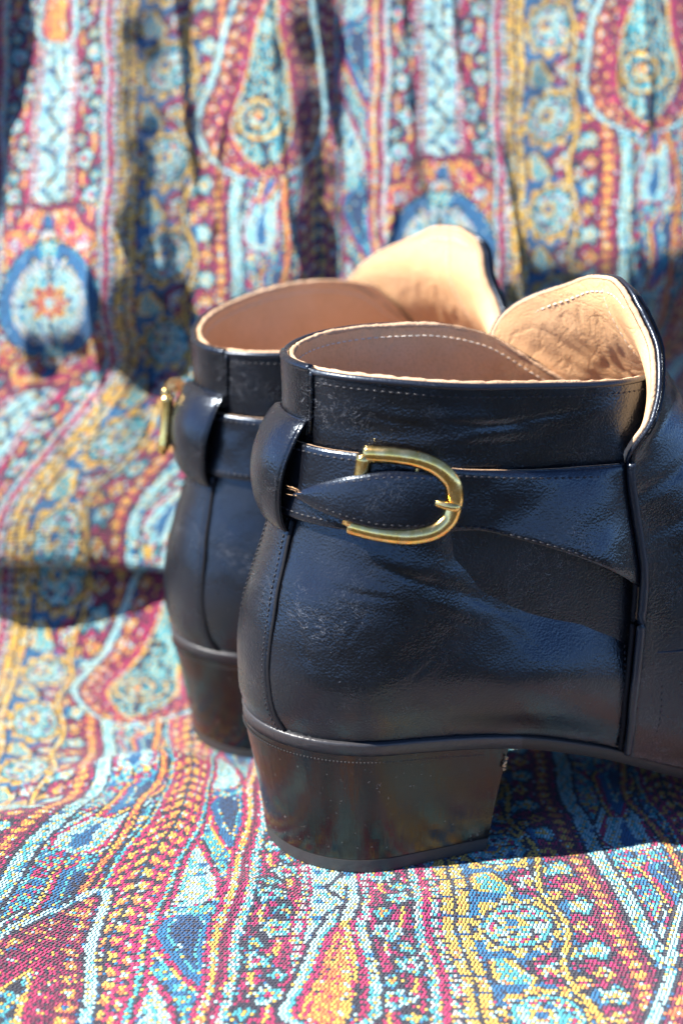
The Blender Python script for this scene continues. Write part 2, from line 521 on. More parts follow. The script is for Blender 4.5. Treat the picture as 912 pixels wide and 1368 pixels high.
def cloth_pt(u, v):
    Y = np.interp(v, PROF_V, PROF[:, 0]); Z = np.interp(v, PROF_V, PROF[:, 1])
    Yp, Zp = Y, Z
    seat = 1 - sstep(2.0, 4.5, Zp)
    Zs = Zp
    fan = 1 + .020 * np.clip(4 - Yp, 0, 14) * seat
    X = (u - .2) * fan + 3.9 * sstep(3.2, 10.0, Zp)
    X = X + seat * (.35 * np.sin(Yp * .42 + u * .22 + .6)) * sstep(-3.0, -6.0, X)
    # the seat sinks towards the back and swells in soft folds round the boots
    d = -.342 * X + .940 * Yp
    Z = Z - 1.35 * sstep(5.2, 9.5, d) * (1 - sstep(16.5, 19, Yp)) * seat
    Z = Z + seat * (1.15 * g2(X, Yp, -6.0, 7.3, 2.6, 1.5) + .35 * g2(X, Yp, -9.5, 2.0, 2.4, 4) - .35 * g2(X, Yp, -6.6, -2.5, 1.6, 4)
                    + .3 * g2(X, Yp, -10, -5, 3, 3) - .3 * g2(X, Yp, -9.2, 11.2, 3.0, 1.6) + .45 * g2(X, Yp, -12.5, 13.2, 3.5, 1.6))
    rh = np.hypot(X - .6, (Yp - 2.6) * 1.05)
    Z = Z + seat * (.14 * np.exp(-((rh - 4.7) / .75)**2) * (1 + .6 * np.sin(np.arctan2(Yp - 2.6, X - .6) * 5 + .8)) * sstep(1.5, 0, Yp - .36 * X))
    quiet = sstep(1.0, 3.0, np.abs(d - 3.5) - 2.5) * sstep(0, 2, np.abs(d - 12.5) - 2.5)
    Z = Z + seat * .16 * (fbm(X * .35 + 40, Yp * .22, 3) - .5) * quiet * 2
    # the back hangs in upright pleats
    wob = .045 * (Zp - 14) * np.sin(X * .5) + .25 * np.sin(Zp * .35 + X * .3)
    w = sstep(8, 15, Zp)
    fold = spl(FOLD_X, FOLD_D, X + wob)
    Y = Y - w * fold * .68 - (1 - w) * sstep(3.5, 8, Zp) * fold * .25
    Y = Y + .9 * g2(X, Zp, -10.2, 9.0, 2.4, 1.4) - .7 * g2(X, Zp, -9.6, 12.2, 3.0, 1.6)
    Y = Y + 1.3 * g2(X, Zp, -6.9, 9.4, 1.0, 2.2)
    Y = Y - .5 * (fbm(X * .25 + 9, Zp * .3 + 3, 11) - .5) * sstep(3, 8, Zp) * 2
    ripple = np.abs(fbm(X * .55 + .05 * Zp + 60, Zp * .10, 71, 2) - .5)
    Y = Y - .28 * np.exp(-ripple / .06) * sstep(5, 9, Zp) + .25 * np.abs(fbm(X * .9, Zp * .25 + X * .2, 91, 2) - .5) * sstep(4, 8, Zp)
    Z = Z + .4 * np.sin(X * .55 + 1.0) * sstep(2.2, 4, Zp) * (1 - sstep(6, 10, Zp))
    lip = sstep(2.5, 3.2, Zp) * (1 - sstep(5, 9, Zp))
    Y = Y + lip * (.35 * np.sin(X * .62 + .4) + .5 * (fbm(X * .5 + 3, 2 + 0 * X, 19) - .5))
    Z = Z + .25 * np.sin(X * .45 + 2.2) * sstep(14.5, 17, Yp) * (1 - sstep(3, 8, Zp))
    # room for the toe of the rear boot
    Y = Y + .60 * np.clip(X - 1, 0, 25) * sstep(12, 15, Yp) * (1 - sstep(7, 14, Zp))
    return np.stack([X, Y, Z], -1)

NAVY, AQUA, PALE, BLUE, DEEP, GLD, ORNG, CRIM, LILA, MARO = range(10)
PAL = np.array([(.010, .012, .030), (.045, .40, .48), (.38, .66, .68), (.002, .135, .32), (.004, .060, .17),
                (.74, .45, .06), (.72, .18, .045), (.45, .005, .095), (.56, .50, .49), (.18, .004, .05)])

def tear(a, b, R, L, curl):
    """signed field of a paisley drop: round end at b=0, curling tip at b=L"""
    t = np.clip(b / L, 0, 1.2)
    ax = a - curl * t**2.2 * L * .5
    w = np.where(b < R, R * np.sqrt(np.clip(1 - (1 - b / R)**2, 0, 1)), R * np.clip(1 - ((b - R) / (L - R)), 0, 1)**.75)
    out = np.where((b < 0) | (b > L), .3, 0)
    return np.abs(ax) - w + out

def pattern(u, v):
    P = 14.4
    k = np.floor((u + 2.2) / P).astype(int)
    p = u - k * P
    c = np.full(u.shape, AQUA)
    fr = lambda x, per: x / per - np.floor(x / per)
    cen = lambda x, per: x - per * np.round(x / per)
    # winding tendrils: contour lines of a soft noise, the same in every repeat
    vm = np.mod(v, VM)
    n1 = fbm(p * 1.15 + 30, v * 1.0 + 5, 101, 2); n2 = fbm(p * 1.5 + 70, v * 1.3 + 15, 111, 2)
    ten = np.abs(fr(n1, .16) - .5); ten2 = np.abs(fr(n2, .15) - .5)
    spk = hash2(np.floor(u / .21), np.floor(v / .224), 5)
    def put(mask, col):
        c[mask] = col
    def floret(m, x, y, r, petal, core, ring=None, n=6, edge=None, rot=0.0):
        rr = np.hypot(x, y); th = np.arctan2(y, x) + rot
        e = r * (1 + .22 * np.cos(n * th))
        if edge is not None: put(m & (rr < e + .12), edge)
        put(m & (rr < e), petal)
        put(m & (rr < e * .86) & (np.abs(np.sin(n * th / 2)) < .22) & (rr > r * .4), NAVY if edge is None else edge)
        if ring is not None: put(m & (rr < e * .70) & (rr > e * .42), ring)
        put(m & (rr < r * .34), core)
    def outline(m, D, layers):
        for lim, col in layers:
            put(m & (D < lim), col)
    def ground(m, base, line, line2=None, w=.13):
        put(m, base); put(m & (ten < w), line)
        if line2 is not None: put(m & (ten2 < w * .9), line2)
    # ---- medallion band
    M = p < 2.2
    ap = np.abs(p)
    vv = cen(v - V_MED, VM)
    ground(M, AQUA, BLUE, GLD)
    put(M & (ap < .58), PALE)
    zz = .27 * (np.abs(fr(v, 1.5) * 2 - 1) * 2 - 1)
    put(M & (np.abs(p - zz) < .075), NAVY)
    put(M & (ap < .58) & (np.abs(np.abs(p - zz) - .27) < .06) & (fr(v, .42) < .6), AQUA)
    put(M & (ap < .58) & (np.hypot(ap - .38, cen(v, .75)) < .11), BLUE)
    bl = M & (ap >= .58) & (ap < .92)
    put(bl, LILA); put(bl & ((ap < .66) | (ap > .84)), CRIM); put(bl & (fr(v, .34) < .24), MARO)
    sc = M & (ap >= .92) & (ap < 1.82)
    ground(sc, CRIM, MARO)
    vine = .26 * np.sin(v * 2.33)
    put(sc & (np.abs(ap - 1.38 - vine) < .055), GLD)
    floret(sc, ap - 1.20, cen(v, 2.7), .33, PALE, CRIM, AQUA, 5, NAVY)
    floret(sc, ap - 1.55, cen(v + 1.35, 2.7), .30, AQUA, CRIM, PALE, 5, NAVY)
    floret(sc, ap - 1.6, cen(v + .65, 2.7), .2, AQUA, GLD, None, 4, NAVY)
    floret(sc, ap - 1.1, cen(v + 1.98, 2.7), .2, AQUA, ORNG, None, 4, NAVY)
    eb = M & (ap >= 1.82)
    put(eb, LILA); put(eb & (ap < 1.91), NAVY); put(eb & (fr(v, .36) < .22), AQUA); put(eb & (ap > 2.1), CRIM)
    # medallion
    th = np.arctan2(vv, p); e = np.hypot(p / 1.92, vv / 2.3)
    lobed = 1.36 + .19 * np.cos(th * 2 + math.pi) + .06 * np.cos(th * 14)
    put(M & (e < lobed + .12) & (ap < 1.95), MARO)
    ground(M & (e < lobed) & (ap < 1.9), ORNG, GLD, CRIM, .2)
    for i in range(18):
        a = 2 * math.pi * (i + .5) / 18
        floret(M & (ap < 1.9), p - 2.2 * math.cos(a), vv - 2.85 * math.sin(a), .21, GLD if i % 2 else PALE, BLUE if i % 2 else CRIM, None, 5, CRIM)
    put(M & (np.hypot(ap - .95, np.abs(vv) - 2.85) < .2), CRIM)
    put(M & (np.hypot(p * 1.7, np.abs(vv) - 3.0) < .36), BLUE)
    put(M & (np.hypot(p, np.abs(vv) - 2.42) < .44), NAVY)
    put(M & (np.hypot(p, np.abs(vv) - 2.42) < .36), LILA)
    put(M & (np.hypot(p, np.abs(vv) - 2.42) < .15), ORNG)
    gap = np.abs(np.cos(th)) < .17
    put(M & (e < 1.05), NAVY); put(M & (e < 1.01), AQUA)
    put(M & (e < 1.0) & (e > .76) & ~gap, BLUE)
    put(M & (np.hypot(ap - .62, np.abs(vv) - 1.58) < .40), BLUE)
    put(M & (np.hypot(ap - .62, np.abs(vv) - 1.58) < .20), NAVY)
    put(M & (np.hypot(ap - .62, np.abs(vv) - 1.58) < .12), LILA)
    put(M & (e < .76) & (e > .62), LILA)
    put(M & (e < .76) & (e > .62) & (fr(th, .22) < .10), NAVY)
    ground(M & (e < .62), PALE, AQUA, None, .1)
    floret(M & (e < .62), p, vv, .60, CRIM, PALE, ORNG, 8, GLD)
    put(M & (ap < .07) & (np.abs(vv) < 1.9) & (np.abs(vv) > .75), NAVY)
    for sgn in (-1, 1):
        put(M & (np.abs(ap - .25 - .12 * np.sin(vv * 5)) < .05) & (np.abs(vv - sgn * 1.3) < .5), BLUE)
    # drop between two medallions
    vd = cen(v - V_MED - VM / 2, VM)
    D = tear(p - .05, vd + 2.3, .52, 4.2, .12)
    zone = M & (np.abs(vd) < 3.6) & (ap < 1.85)
    outline(zone, D, ((.52, NAVY), (.43, PALE), (.28, AQUA), (.20, CRIM), (.04, ORNG)))
    put(zone & (D < .04) & (p > .22), GLD); put(zone & (D < -.08) & (D > -.14), CRIM)
    put(zone & (D < .04) & (p > .46), NAVY)
    # ---- gold double line
    m = (p >= 2.2) & (p < 3.2)
    put(m, CRIM)
    put(m & (np.abs(p - 2.40) < .09), LILA); put(m & (np.abs(p - 2.40) < .09) & (fr(v, .36) < .2), NAVY)
    g = (np.abs(p - 2.68) < .13) | (np.abs(p - 3.03) < .13)
    put(m & (np.abs(p - 2.855) < .34), NAVY)
    put(m & g, GLD)
    put(m & g & (fr(v, .34) < .11), DEEP)
    # ---- blue band of flowers
    m = (p >= 3.2) & (p < 5.35)
    put(m, BLUE)
    yb = cen(v - 1.1, 3.6)
    r = np.hypot((p - 4.2) / 1.0, yb / 1.15); t2 = np.arctan2(yb, p - 4.2)
    put(m & (r < 1.0 + .10 * np.cos(11 * t2)) & (r > .80), GLD)
    put(m & (r < 1.0) & (r > .72) & (fr(t2 + r * .4, .38) < .15), NAVY)
    put(m & (r <= .80), NAVY); put(m & (r < .74), AQUA); put(m & (r < .58), CRIM); put(m & (r < .50), AQUA)
    put(m & (r < .66) & (ten2 < .22), PALE); put(m & (r < .60) & (np.abs(np.sin(t2 * 2.5 + r * 5)) < .22), NAVY)
    put(m & (np.hypot(p - 4.2 + .1, yb - .12) < .27), GLD); put(m & (np.hypot(p - 4.2 + .1, yb - .12) < .15), BLUE)
    yc = cen(v - 1.1 - 1.8, 3.6)
    put(m & (np.hypot((p - 4.9) / .85, yc / .66) < 1), CRIM)
    floret(m, p - 4.62, yc, .40, CRIM, GLD, PALE, 5, NAVY)
    D = tear((p - 3.62) * .8 + yc * .35, yc + .5, .24, 1.1, .3)
    outline(m, D, ((.20, NAVY), (.12, GLD), (.0, AQUA)))
    floret(m, p - 5.12, yc - .55, .24, AQUA, GLD, None, 5, NAVY)
    floret(m, p - 5.12, yc + .55, .22, GLD, CRIM, None, 4, NAVY)
    sc2 = np.abs(p - 5.02 - .2 * np.sin(v * 1.75))
    put(m & (sc2 < .14), NAVY); put(m & (sc2 < .075), GLD)
    # ---- wine band with orange beads
    m = (p >= 5.35) & (p < 6.55)
    ground(m, CRIM, MARO)
    floret(m, p - 5.62, cen(v, 1.8), .32, AQUA, GLD, PALE, 5, NAVY)
    floret(m, p - 5.58, cen(v + .9, 1.8), .22, GLD, CRIM, None, 4, MARO)
    put(m & (np.abs(p - 6.2) < .28), MARO)
    put(m & (np.hypot(p - 6.2, cen(v, .42) * 1.05) < .18), ORNG)
    put(m & (np.hypot(p - 6.2, cen(v, .42) * 1.05) < .08), GLD)
    # ---- pale stripe
    m = (p >= 6.55) & (p < 7.15)
    put(m, PALE); put(m & ((p < 6.65) | (p > 7.05)), NAVY)
    put(m & (np.abs(p - 6.85 - .1 * np.sin(v * 5.2)) < .05), AQUA); put(m & (np.hypot(p - 6.85, cen(v, 1.2)) < .12), AQUA)
    # ---- many-coloured column with drops
    m = (p >= 7.15) & (p < 8.95)
    ground(m, AQUA, BLUE, CRIM, .14)
    put(m & (spk < .07), GLD)
    vt = fr(v - .7, 5.4) * 5.4
    D = tear(p - 7.82, vt - .4, .60, 3.7, .42)
    outline(m, D, ((.34, NAVY), (.26, PALE), (.12, CRIM), (.0, PALE), (-.16, AQUA), (-.24, PALE), (-.40, BLUE)))
    D2 = tear(-(p - 8.35), 5.25 - vt, .5, 3.0, .35)
    outline(m, D2, ((.24, NAVY), (.17, GLD), (.09, CRIM), (-.03, BLUE), (-.22, AQUA), (-.30, DEEP)))
    vine = np.abs(p - 8.64 - .14 * np.sin(v * 1.16))
    put(m & (vine < .17), NAVY); put(m & (vine < .09), ORNG)
    # ---- gold column of chevrons
    m = (p >= 8.95) & (p < 10.65)
    q = np.abs(p - 9.8)
    put(m, GLD)
    chv = fr(v + q * .9, .60)
    put(m & (chv < .28) & (q < .60), NAVY); put(m & (chv > .28) & (chv < .5) & (q < .60), ORNG); put(m & (chv > .86) & (q < .6), CRIM)
    put(m & (np.abs(q - .33) < .06), CRIM); put(m & (q < .05), NAVY); put(m & (q > .54), CRIM); put(m & (q > .69), AQUA)
    put(m & (q > .69) & (fr(v, .33) < .1), GLD); put(m & (q > .79), NAVY)
    # ---- dark blue column with long drops
    m = (p >= 10.65) & (p < 11.75)
    ground(m, AQUA, BLUE, None, .15)
    vt2 = fr(v + 1.8, 6.2) * 6.2
    D = tear(p - 11.1, vt2 - .2, .50, 3.4, -.3)
    outline(m, D, ((.22, NAVY), (.16, CRIM), (.03, PALE), (-.18, AQUA), (-.25, PALE)))
    D = tear(-(p - 11.3), 6.0 - vt2, .54, 3.2, -.4)
    outline(m, D, ((.24, GLD), (.18, CRIM), (.05, BLUE), (-.16, AQUA), (-.22, DEEP)))
    put(m & (p < 10.76), CRIM)
    # ---- thin lines
    m = p >= 11.75
    put(m, LILA); put(m & (np.abs(p - 11.82) < .07), CRIM); put(m & (np.abs(p - 11.97) < .055), GLD)
    put(m & (np.abs(p - 12.13) < .07), MARO); put(m & (fr(v, .37) < .14) & (np.abs(p - 11.97) < .12), ORNG)
    # ---- great paisley over the columns, round end down, tip curling upward
    y = np.mod(v - V_BOT + 2.7, VB); x = p - 7.75
    D = tear(x, y, 2.35, 11.5, .22)
    z = (D < .26) & (p > 4.6) & (p < 11.7)
    outline(z, D, ((.26, NAVY), (.20, PALE), (-.04, NAVY)))
    t = np.arctan2(y - 2.3, x)
    ins = z & (D < -.10)
    put(ins & (ten2 < .2), BLUE); put(ins & (ten < .12), CRIM)
    # ring of small flowers following the outline
    along = np.where(y < 2.35, t * 2.0, np.sign(x) * (y - 2.3) + np.where(x > 0, 0, math.pi * 2.0))
    for dep, per, rad, pr, pc in ((-.36, .58, .21, ORNG, PALE), (-.78, .50, .18, CRIM, GLD)):
        yy = cen(along * (1 if dep > -.5 else .8), per); xx = D - dep
        floret(ins, xx, yy, rad, pr, pc, None, 5, MARO)
    put(z & (np.abs(D + 1.06) < .11) & (np.abs(np.sin(t * .5 + .4)) > .3), CRIM)
    put(z & (np.abs(D + 1.20) < .05), GLD)
    inn = z & (D < -1.25)
    put(inn, AQUA)
    rs = np.hypot(x + .15, y - 2.45); ts = np.arctan2(y - 2.45, x + .15)
    swl = fr(rs / .46 - ts / (2 * math.pi), 1)
    put(inn & (ten < .2), NAVY)
    put(inn & (swl < .26) & (rs < 1.0), GLD); put(inn & (swl > .26) & (swl < .46) & (rs < 1.0), NAVY)
    put(inn & (rs < .14), ORNG)
    # a broken thread of dark weft runs through pale grounds here and there
    put((c == PALE) & (spk > .965), BLUE)
    return c

def weave(c, i, j):
    """yarn that shows in each float: grounds are crossed by a second colour"""
    col = PAL[c].copy()
    h = hash2(i, j, 21)
    tw = (i + 2 * j) % 5; tw3 = (i + j) % 3; ch = (i + j) % 2
    def sw(m, k):
        col[m] = PAL[k]
    sw((c == AQUA) & (tw == 0), GLD)
    sw((c == AQUA) & (tw == 3) & (h > .6), PALE)
    sw((c == PALE) & (tw == 0) & (h > .5), GLD)
    sw((c == PALE) & (tw == 2) & (h > .7), AQUA)
    sw((c == GLD) & (tw3 == 0) & (h > .6), PALE)
    sw((c == GLD) & (tw3 == 1) & (h > .85), ORNG)
    sw((c == ORNG) & (ch == 0) & (h > .3), GLD)
    sw((c == ORNG) & (ch == 1) & (h > .75), CRIM)
    sw((c == CRIM) & (tw == 0), NAVY)
    sw((c == CRIM) & (tw == 2) & (h > .88), GLD)
    sw((c == BLUE) & (tw == 1) & (h > .45), DEEP)
    sw((c == DEEP) & (tw == 1), NAVY)
    sw((c == LILA) & (tw3 == 0), AQUA)
    sw((c == LILA) & (tw3 == 1) & (h > .7), GLD)
    sw((c == NAVY) & (tw == 1) & (h > .6), BLUE)
    sw((c == MARO) & (tw == 0), NAVY)
    stray = hash2(i, j, 77)
    sw((stray > .985), PALE); sw((stray < .012), NAVY)
    return col * (.80 + .40 * hash2(i, j, 33))[..., None]

V_MED = float(np.interp(13.0, PROF[900:, 1], PROF_V[900:]))
V_BOT = V_MED + 6.4
VM = (V_MED + 4.2) / 1.5
VB = 24.0

def build_shawl():
    DU, DV = .088, .095
    u0, u1 = -36.0, 38.0
    v0, v1 = PROF_V[0] + .2, PROF_V[-1] - 3.0
    nc = int((u1 - u0) / DU); nr = int((v1 - v0) / DV)
    cols = np.arange(nc + 1)
    rows = np.arange(nr)
    sh = (rows * .5 + .12 * np.sin(rows * 2.4)) % 1.0
    U = u0 + (cols[None, :] + sh[:, None]) * DU                     # (nr, nc+1)
    VA = np.broadcast_to((v0 + rows * DV)[:, None], U.shape)
    A = cloth_pt(U, VA); B = cloth_pt(U, VA + DV)
    verts = np.stack([A, B], 1).reshape(-1, 3) * CM                 # row, side, col
    base = (rows * 2 * (nc + 1))[:, None] + np.arange(nc)[None, :]
    F = np.stack([base, base + 1, base + nc + 2, base + nc + 1], -1).reshape(-1, 4)
    me = bpy.data.meshes.new('paisley_shawl')
    me.vertices.add(len(verts)); me.vertices.foreach_set('co', verts.astype(np.float32).ravel())
    nf = len(F)
    me.loops.add(nf * 4); me.loops.foreach_set('vertex_index', F.astype(np.int32).ravel())
    me.polygons.add(nf); me.polygons.foreach_set('loop_start', np.arange(0, nf * 4, 4, dtype=np.int32))
    me.update(calc_edges=True)
    uvl = me.uv_layers.new(name='stitch')
    uvl.data.foreach_set('uv', np.tile(np.array([0, 0, 1, 0, 1, 1, 0, 1], np.float32), nf))
    I, J = np.meshgrid(np.arange(nc), rows)
    uc = U[:, :-1] + DU / 2; vc = VA[:, :-1] + DV / 2
    vp = vc - .118 * (uc + 3) * sstep(14, 24, vc) + .10 * np.sin(uc * .8)
    up = uc + .05 * np.sin(vc * 1.7) + .06 * np.sin(vc * .63 + uc)
    c = pattern(up, vp)
    col = weave(c, I, J)
    at = me.attributes.new('thread', 'FLOAT_COLOR', 'FACE')
    at.data.foreach_set('color', np.concatenate([col, np.ones(col.shape[:2] + (1,))], -1).astype(np.float32).ravel())
    me.materials.append(CLOTH)
    me.validate()
    ob = link(bpy.data.objects.new('paisley_shawl', me))
    ob['label'] = 'multicoloured woven paisley shawl draped under and behind the two boots'
    ob['category'] = 'shawl'
    return ob
build_shawl()

# ---------------------------------------------------------------- the boots
def edge_x_outer(h):
    return spl([3.6, 4.2, 5.5, 6.6, 7.6, 9.6, 11.0, 12.6, 13.8, 14.5, 15.5], [10.05, 10.0, 9.86, 9.9, 9.93, 9.55, 9.32, 9.75, 10.05, 10.15, 10.2], h)

def edge_x_inner(h):
    return spl([3.6, 6, 8, 10, 11.5, 13, 14, 15.5], [10.0, 9.9, 9.7, 9.2, 8.8, 8.5, 8.7, 9.4], h)

_hg = np.linspace(3.6, 15.6, 121)
_SEL = s_of_x(edge_x_outer(_hg), _hg); _SEM = s_of_x(edge_x_inner(_hg), _hg); _SQ = s_of_x(np.full_like(_hg, 10.7), _hg)
sel = lambda h: np.interp(h, _hg, _SEL)
sem = lambda h: np.interp(h, _hg, _SEM)
squ = lambda h: np.interp(h, _hg, _SQ)

def collar_h(s, lift=0.0):
    lat = spl([0, 2.6, 6, 9.6, 12.5], [13.42, 13.40, 13.17, 12.93, 12.75], np.abs(s))
    med = spl([0, 4, 6.5, 8.5, 10, 12.5], [13.42, 13.55, 13.5, 13.1, 12.3, 10.9], np.abs(s))
    if lift > 0:
        lat = spl([0, 4, 7, 9, 10.5, 12.5], [13.42, 13.9, 14.2, 14.0, 13.1, 11.2], np.abs(s))
    return np.where(s < 0, lat, med)

def dents(s, h):
    line = spl([5.1, 6.5, 9.2, 11.5, 14], [8.9, 8.05, 6.85, 6.3, 6.0], -s)
    d = -.85 * sstep(-1.0, 2.6, h - line) * sstep(4.0, 7.0, -s) * (1 - sstep(9.6, 11.0, h)) * sstep(0, .1, -s)
    d = d + .34 * g2(s, h, -9.2, 5.7, 2.4, 1.0)
    d = d + .10 * (fbm(s * .5 + 20, h * .55, 5, 3) - .5)
    # flex creases worn into the side
    for (x0, y0, x1, y1, dp, wd) in ((-3.2, 8.9, -5.6, 8.1, .035, .09), (-5.6, 8.1, -8.4, 7.0, .03, .09), (-2.4, 8.2, -4.6, 7.9, .025, .08), (-4.6, 7.9, -7.2, 6.9, .02, .1),
                                     (-3.6, 8.0, -3.5, 6.4, .018, .07), (-6.0, 6.6, -5.2, 5.6, .016, .07), (-7.0, 7.3, -9.0, 6.2, .02, .1), (-4.0, 12.4, -7.5, 12.0, .03, .09),
                                     (-5.0, 12.1, -8.6, 12.4, .025, .08), (-4.6, 11.8, -6.8, 11.7, .02, .07), (-2.2, 12.6, -4.4, 12.2, .02, .08), (-1.9, 7.2, -2.8, 6.0, .015, .08)):
        sx = s + .10 * np.sin(h * 4 + x0); ex, ey = x1 - x0, y1 - y0
        tt = np.clip(((sx - x0) * ex + (h - y0) * ey) / (ex * ex + ey * ey), 0, 1)
        dd = np.hypot(sx - x0 - tt * ex, h - y0 - tt * ey)
        amp = np.sin(math.pi * np.clip(tt * .9 + .05, 0, 1))
        d = d - .55 * dp * amp * np.exp(-(dd / wd)**2) + .28 * dp * amp * np.exp(-((dd - .16) / .12)**2)
    # draping creases under the buckle and along the collar
    t = (h - 8.4) - .28 * (s + 5)
    d = d + .018 * np.sin(t * 7.0) * g2(s, t, -5.5, 0, 2.6, .75)
    t = (h - 12.1) + .10 * np.sin(s * .9)
    d = d + .010 * np.sin(t * 9.0 + s * .6) * g2(s, t, -5.0, 0, 3.2, .7)
    return d

def back_w(h):
    return spl([3.6, 4.0, 5.0, 6.0, 6.8, 8.0, 9.4, 10.6, 12.2, 13.5], [1.85, 1.62, 1.36, 1.27, 1.22, 1.0, .84, .9, 1.06, 1.14], h)

STRAP_HU = ([0, .08, .25, .53, .75, 1], [11.6, 11.58, 11.58, 11.15, 10.95, 10.86])
STRAP_HL = ([0, .10, .52, .68, .83, 1], [9.62, 9.62, 9.6, 9.15, 8.5, 7.5])

def make_boot(loc, yaw, tilt, roll, mirror, splay, label):
    root = bpy.data.objects.new('ankle_boot', None)
    root.empty_display_size = .03
    scene.collection.objects.link(root)
    root.location = [c * CM for c in loc]
    root.rotation_euler = (math.radians(roll), math.radians(tilt), math.radians(yaw))
    root['label'] = label; root['category'] = 'boot'; root['group'] = 'pair of black leather ankle boots'
    mk = dict(parent=root, mirror=mirror)
    ch = lambda q: collar_h(q, .75 if mirror else 0.0)

    # ---- sole and heel
    n = 181
    h4 = np.full(n, 4.0)
    s = np.linspace(-1, 1, n) * smax(4.0)
    s = np.sign(s) * np.abs(s / smax(4.0))**1.0 * smax(4.0)
    rings = []
    for ex, dz in ((-.35, .03), (-.02, .035), (.09, .02), (.115, -.005), (.115, -.07), (.10, -.10), (.095, -.34), (-.05, -.36)):
        P = surf(s, h4, ex); P[:, 2] = feather(P[:, 0]) + dz
        rings.append(P[:-1])
    m = n - 1; V = np.concatenate(rings); F = []; mi = []
    for r in range(len(rings) - 1):
        for i in range(m):
            j = (i + 1) % m
            F.append([r * m + i, r * m + j, (r + 1) * m + j, (r + 1) * m + i]); mi.append(0 if rings[0][i, 0] < 7 else 1)
    half = m // 2
    for r, fl in ((0, True), (len(rings) - 1, False)):           # close top and bottom strip by strip
        for i in range(half - 1):
            a, b = half + i, half + i + 1
            c, d = (half - i) % m, (half - i - 1) % m
            f = [r * m + a, r * m + b, r * m + d, r * m + c]
            F.append(f if not fl else f[::-1]); mi.append(1)
    if mirror: V = V * np.array([1, -1, 1]); F = [f[::-1] for f in F]
    sole = mesh_obj('sole', V, F, [RAND, SOLE], root, mi)
    mod = sole.modifiers.new('weld', 'WELD'); mod.merge_threshold = 1e-5

    def heel_block(name, z0, z1f, out0, mat, lift=0.0, rows=16, par=root):
        se = s_of_x(np.array([6.45]), np.array([4.0]))[0]
        ss = np.linspace(-se, se, 75); hh = np.full(75, 4.0)
        O = surf(ss, hh, .10)
        R = []
        for t in np.linspace(0, 1, rows):
            ztop = feather(O[:, 0]) - .33
            z = z0 + (np.minimum(z1f, ztop) if np.ndim(z1f) == 0 and z1f < 3 else ztop) * 0
            zt = ztop if z1f > 3 else np.full(75, z1f)
            z = z0 + (zt - z0) * t
            k = 1 - np.clip(z / ztop, 0, 1)                       # 0 at the top, 1 on the ground
            k2 = k * (1 + .25 * (1 - k))
            x = O[:, 0] * (1 - .165 * k2) + .62 * k2
            y = O[:, 1] * (1 - .085 * k2)
            nx = surf(ss, hh, .10 + out0) - O
            R.append(np.stack([x + nx[:, 0], y + nx[:, 1], z], -1))
        R = np.array(R); a = R.shape[1]
        V = [R.reshape(-1, 3)]; F = grid_faces(rows, a).tolist()
        base = rows * a                                           # breast: its own sharp-edged face, slightly hollow
        q = 9; br = []
        for r in range(rows):
            A, B = R[r, 0], R[r, -1]
            for j in range(q):
                w = j / (q - 1); p = A * (1 - w) + B * w
                p = p.copy(); p[0] -= .22 * math.sin(math.pi * w)
                br.append(p)
        V.append(np.array(br)); F += grid_faces(rows, q, base, True).tolist()
        b2 = base + rows * q
        for r, fl in ((0, False), (rows - 1, True)):
            cap = np.concatenate([R[r]]); V.append(cap)
            for i in range(a // 2):
                f = [b2 + i, b2 + i + 1, b2 + a - 2 - i, b2 + a - 1 - i]
                if len(set(f)) == 4: F.append(f if not fl else f[::-1])
                elif len(set(f)) == 3: F.append(list(dict.fromkeys(f)))
            b2 += a
        V = np.concatenate(V)
        if mirror: V = V * np.array([1, -1, 1]); F = [f[::-1] for f in F]
        return mesh_obj(name, V, F, mat, par)
    heel = heel_block('heel', .38, 9, .0, HEEL)
    heel_block('heel_cap', 0.0, .36, .015, RUBBER, rows=5, par=heel)
    # torn covering along the front edge of the heel
    rr = np.random.RandomState(5)
    for (zA, zB, w) in ((2.9, 2.5, .06),):
        k = 16; z = np.linspace(zA, zB, k); kk = 1 - z / 3.1
        x = 6.45 * (1 - .165 * kk) + .62 * kk + .0; y = -(2.83 * (1 - .085 * kk))
        path = np.stack([x - .05 + rr.uniform(-w, w, k), y - .085 + rr.uniform(-.01, .01, k), z], -1)
        tube('torn_leather', path, rr.uniform(.012, .032, k), TAN, heel, mirror, 6)
    # little grooves pressed under the top rim of the heel
    se = 7.2
    stitches('wheel_marks', np.linspace(-se, se, 160), np.full(160, 4.0), .085, RUBBER, heel, mirror, .1, .05, .028,
             extra=np.stack([np.zeros(160), np.zeros(160), feather(surf(np.linspace(-se, se, 160), np.full(160, 4.0), 0)[:, 0]) - .52 - surf(np.linspace(-se, se, 160), np.full(160, 4.0), .085)[:, 2]], -1), slant=0)

    # ---- quarter: everything behind the front panel
    A = ends(300, .004); B = ends(150, .005)
    a2, b2 = np.meshgrid(A, B, indexing='ij')
    H = 3.98 + b2 * 9; S = (2 * a2 - 1) * squ(H)
    for _ in range(3):
        H = 3.98 + b2 * (ch((2 * a2 - 1) * squ(12.5)) - 3.98); S = (2 * a2 - 1) * squ(H)
    quarter = shell('quarter', S, H, dents(S, H), -.15, LEATHER, edge_mat=LEATHER, round_edge=.35, **mk)
    wz = .05 * (fbm(S * .8, H * .9, 31) - .5)
    bl = ends(60, .01)
    a3, b3 = np.meshgrid(A, bl, indexing='ij')
    H3 = 4.6 + b3 * (ch((2 * a3 - 1) * squ(12.5)) + .015 - 4.6); S3 = (2 * a3 - 1) * squ(H3)
    lin = shell('lining', S3, H3, -.155, -.31 + .06 * (fbm(S3 * .6, H3 * .6, 31) - .5), TAN, edge_mat=RAW, round_edge=.05, **mk)
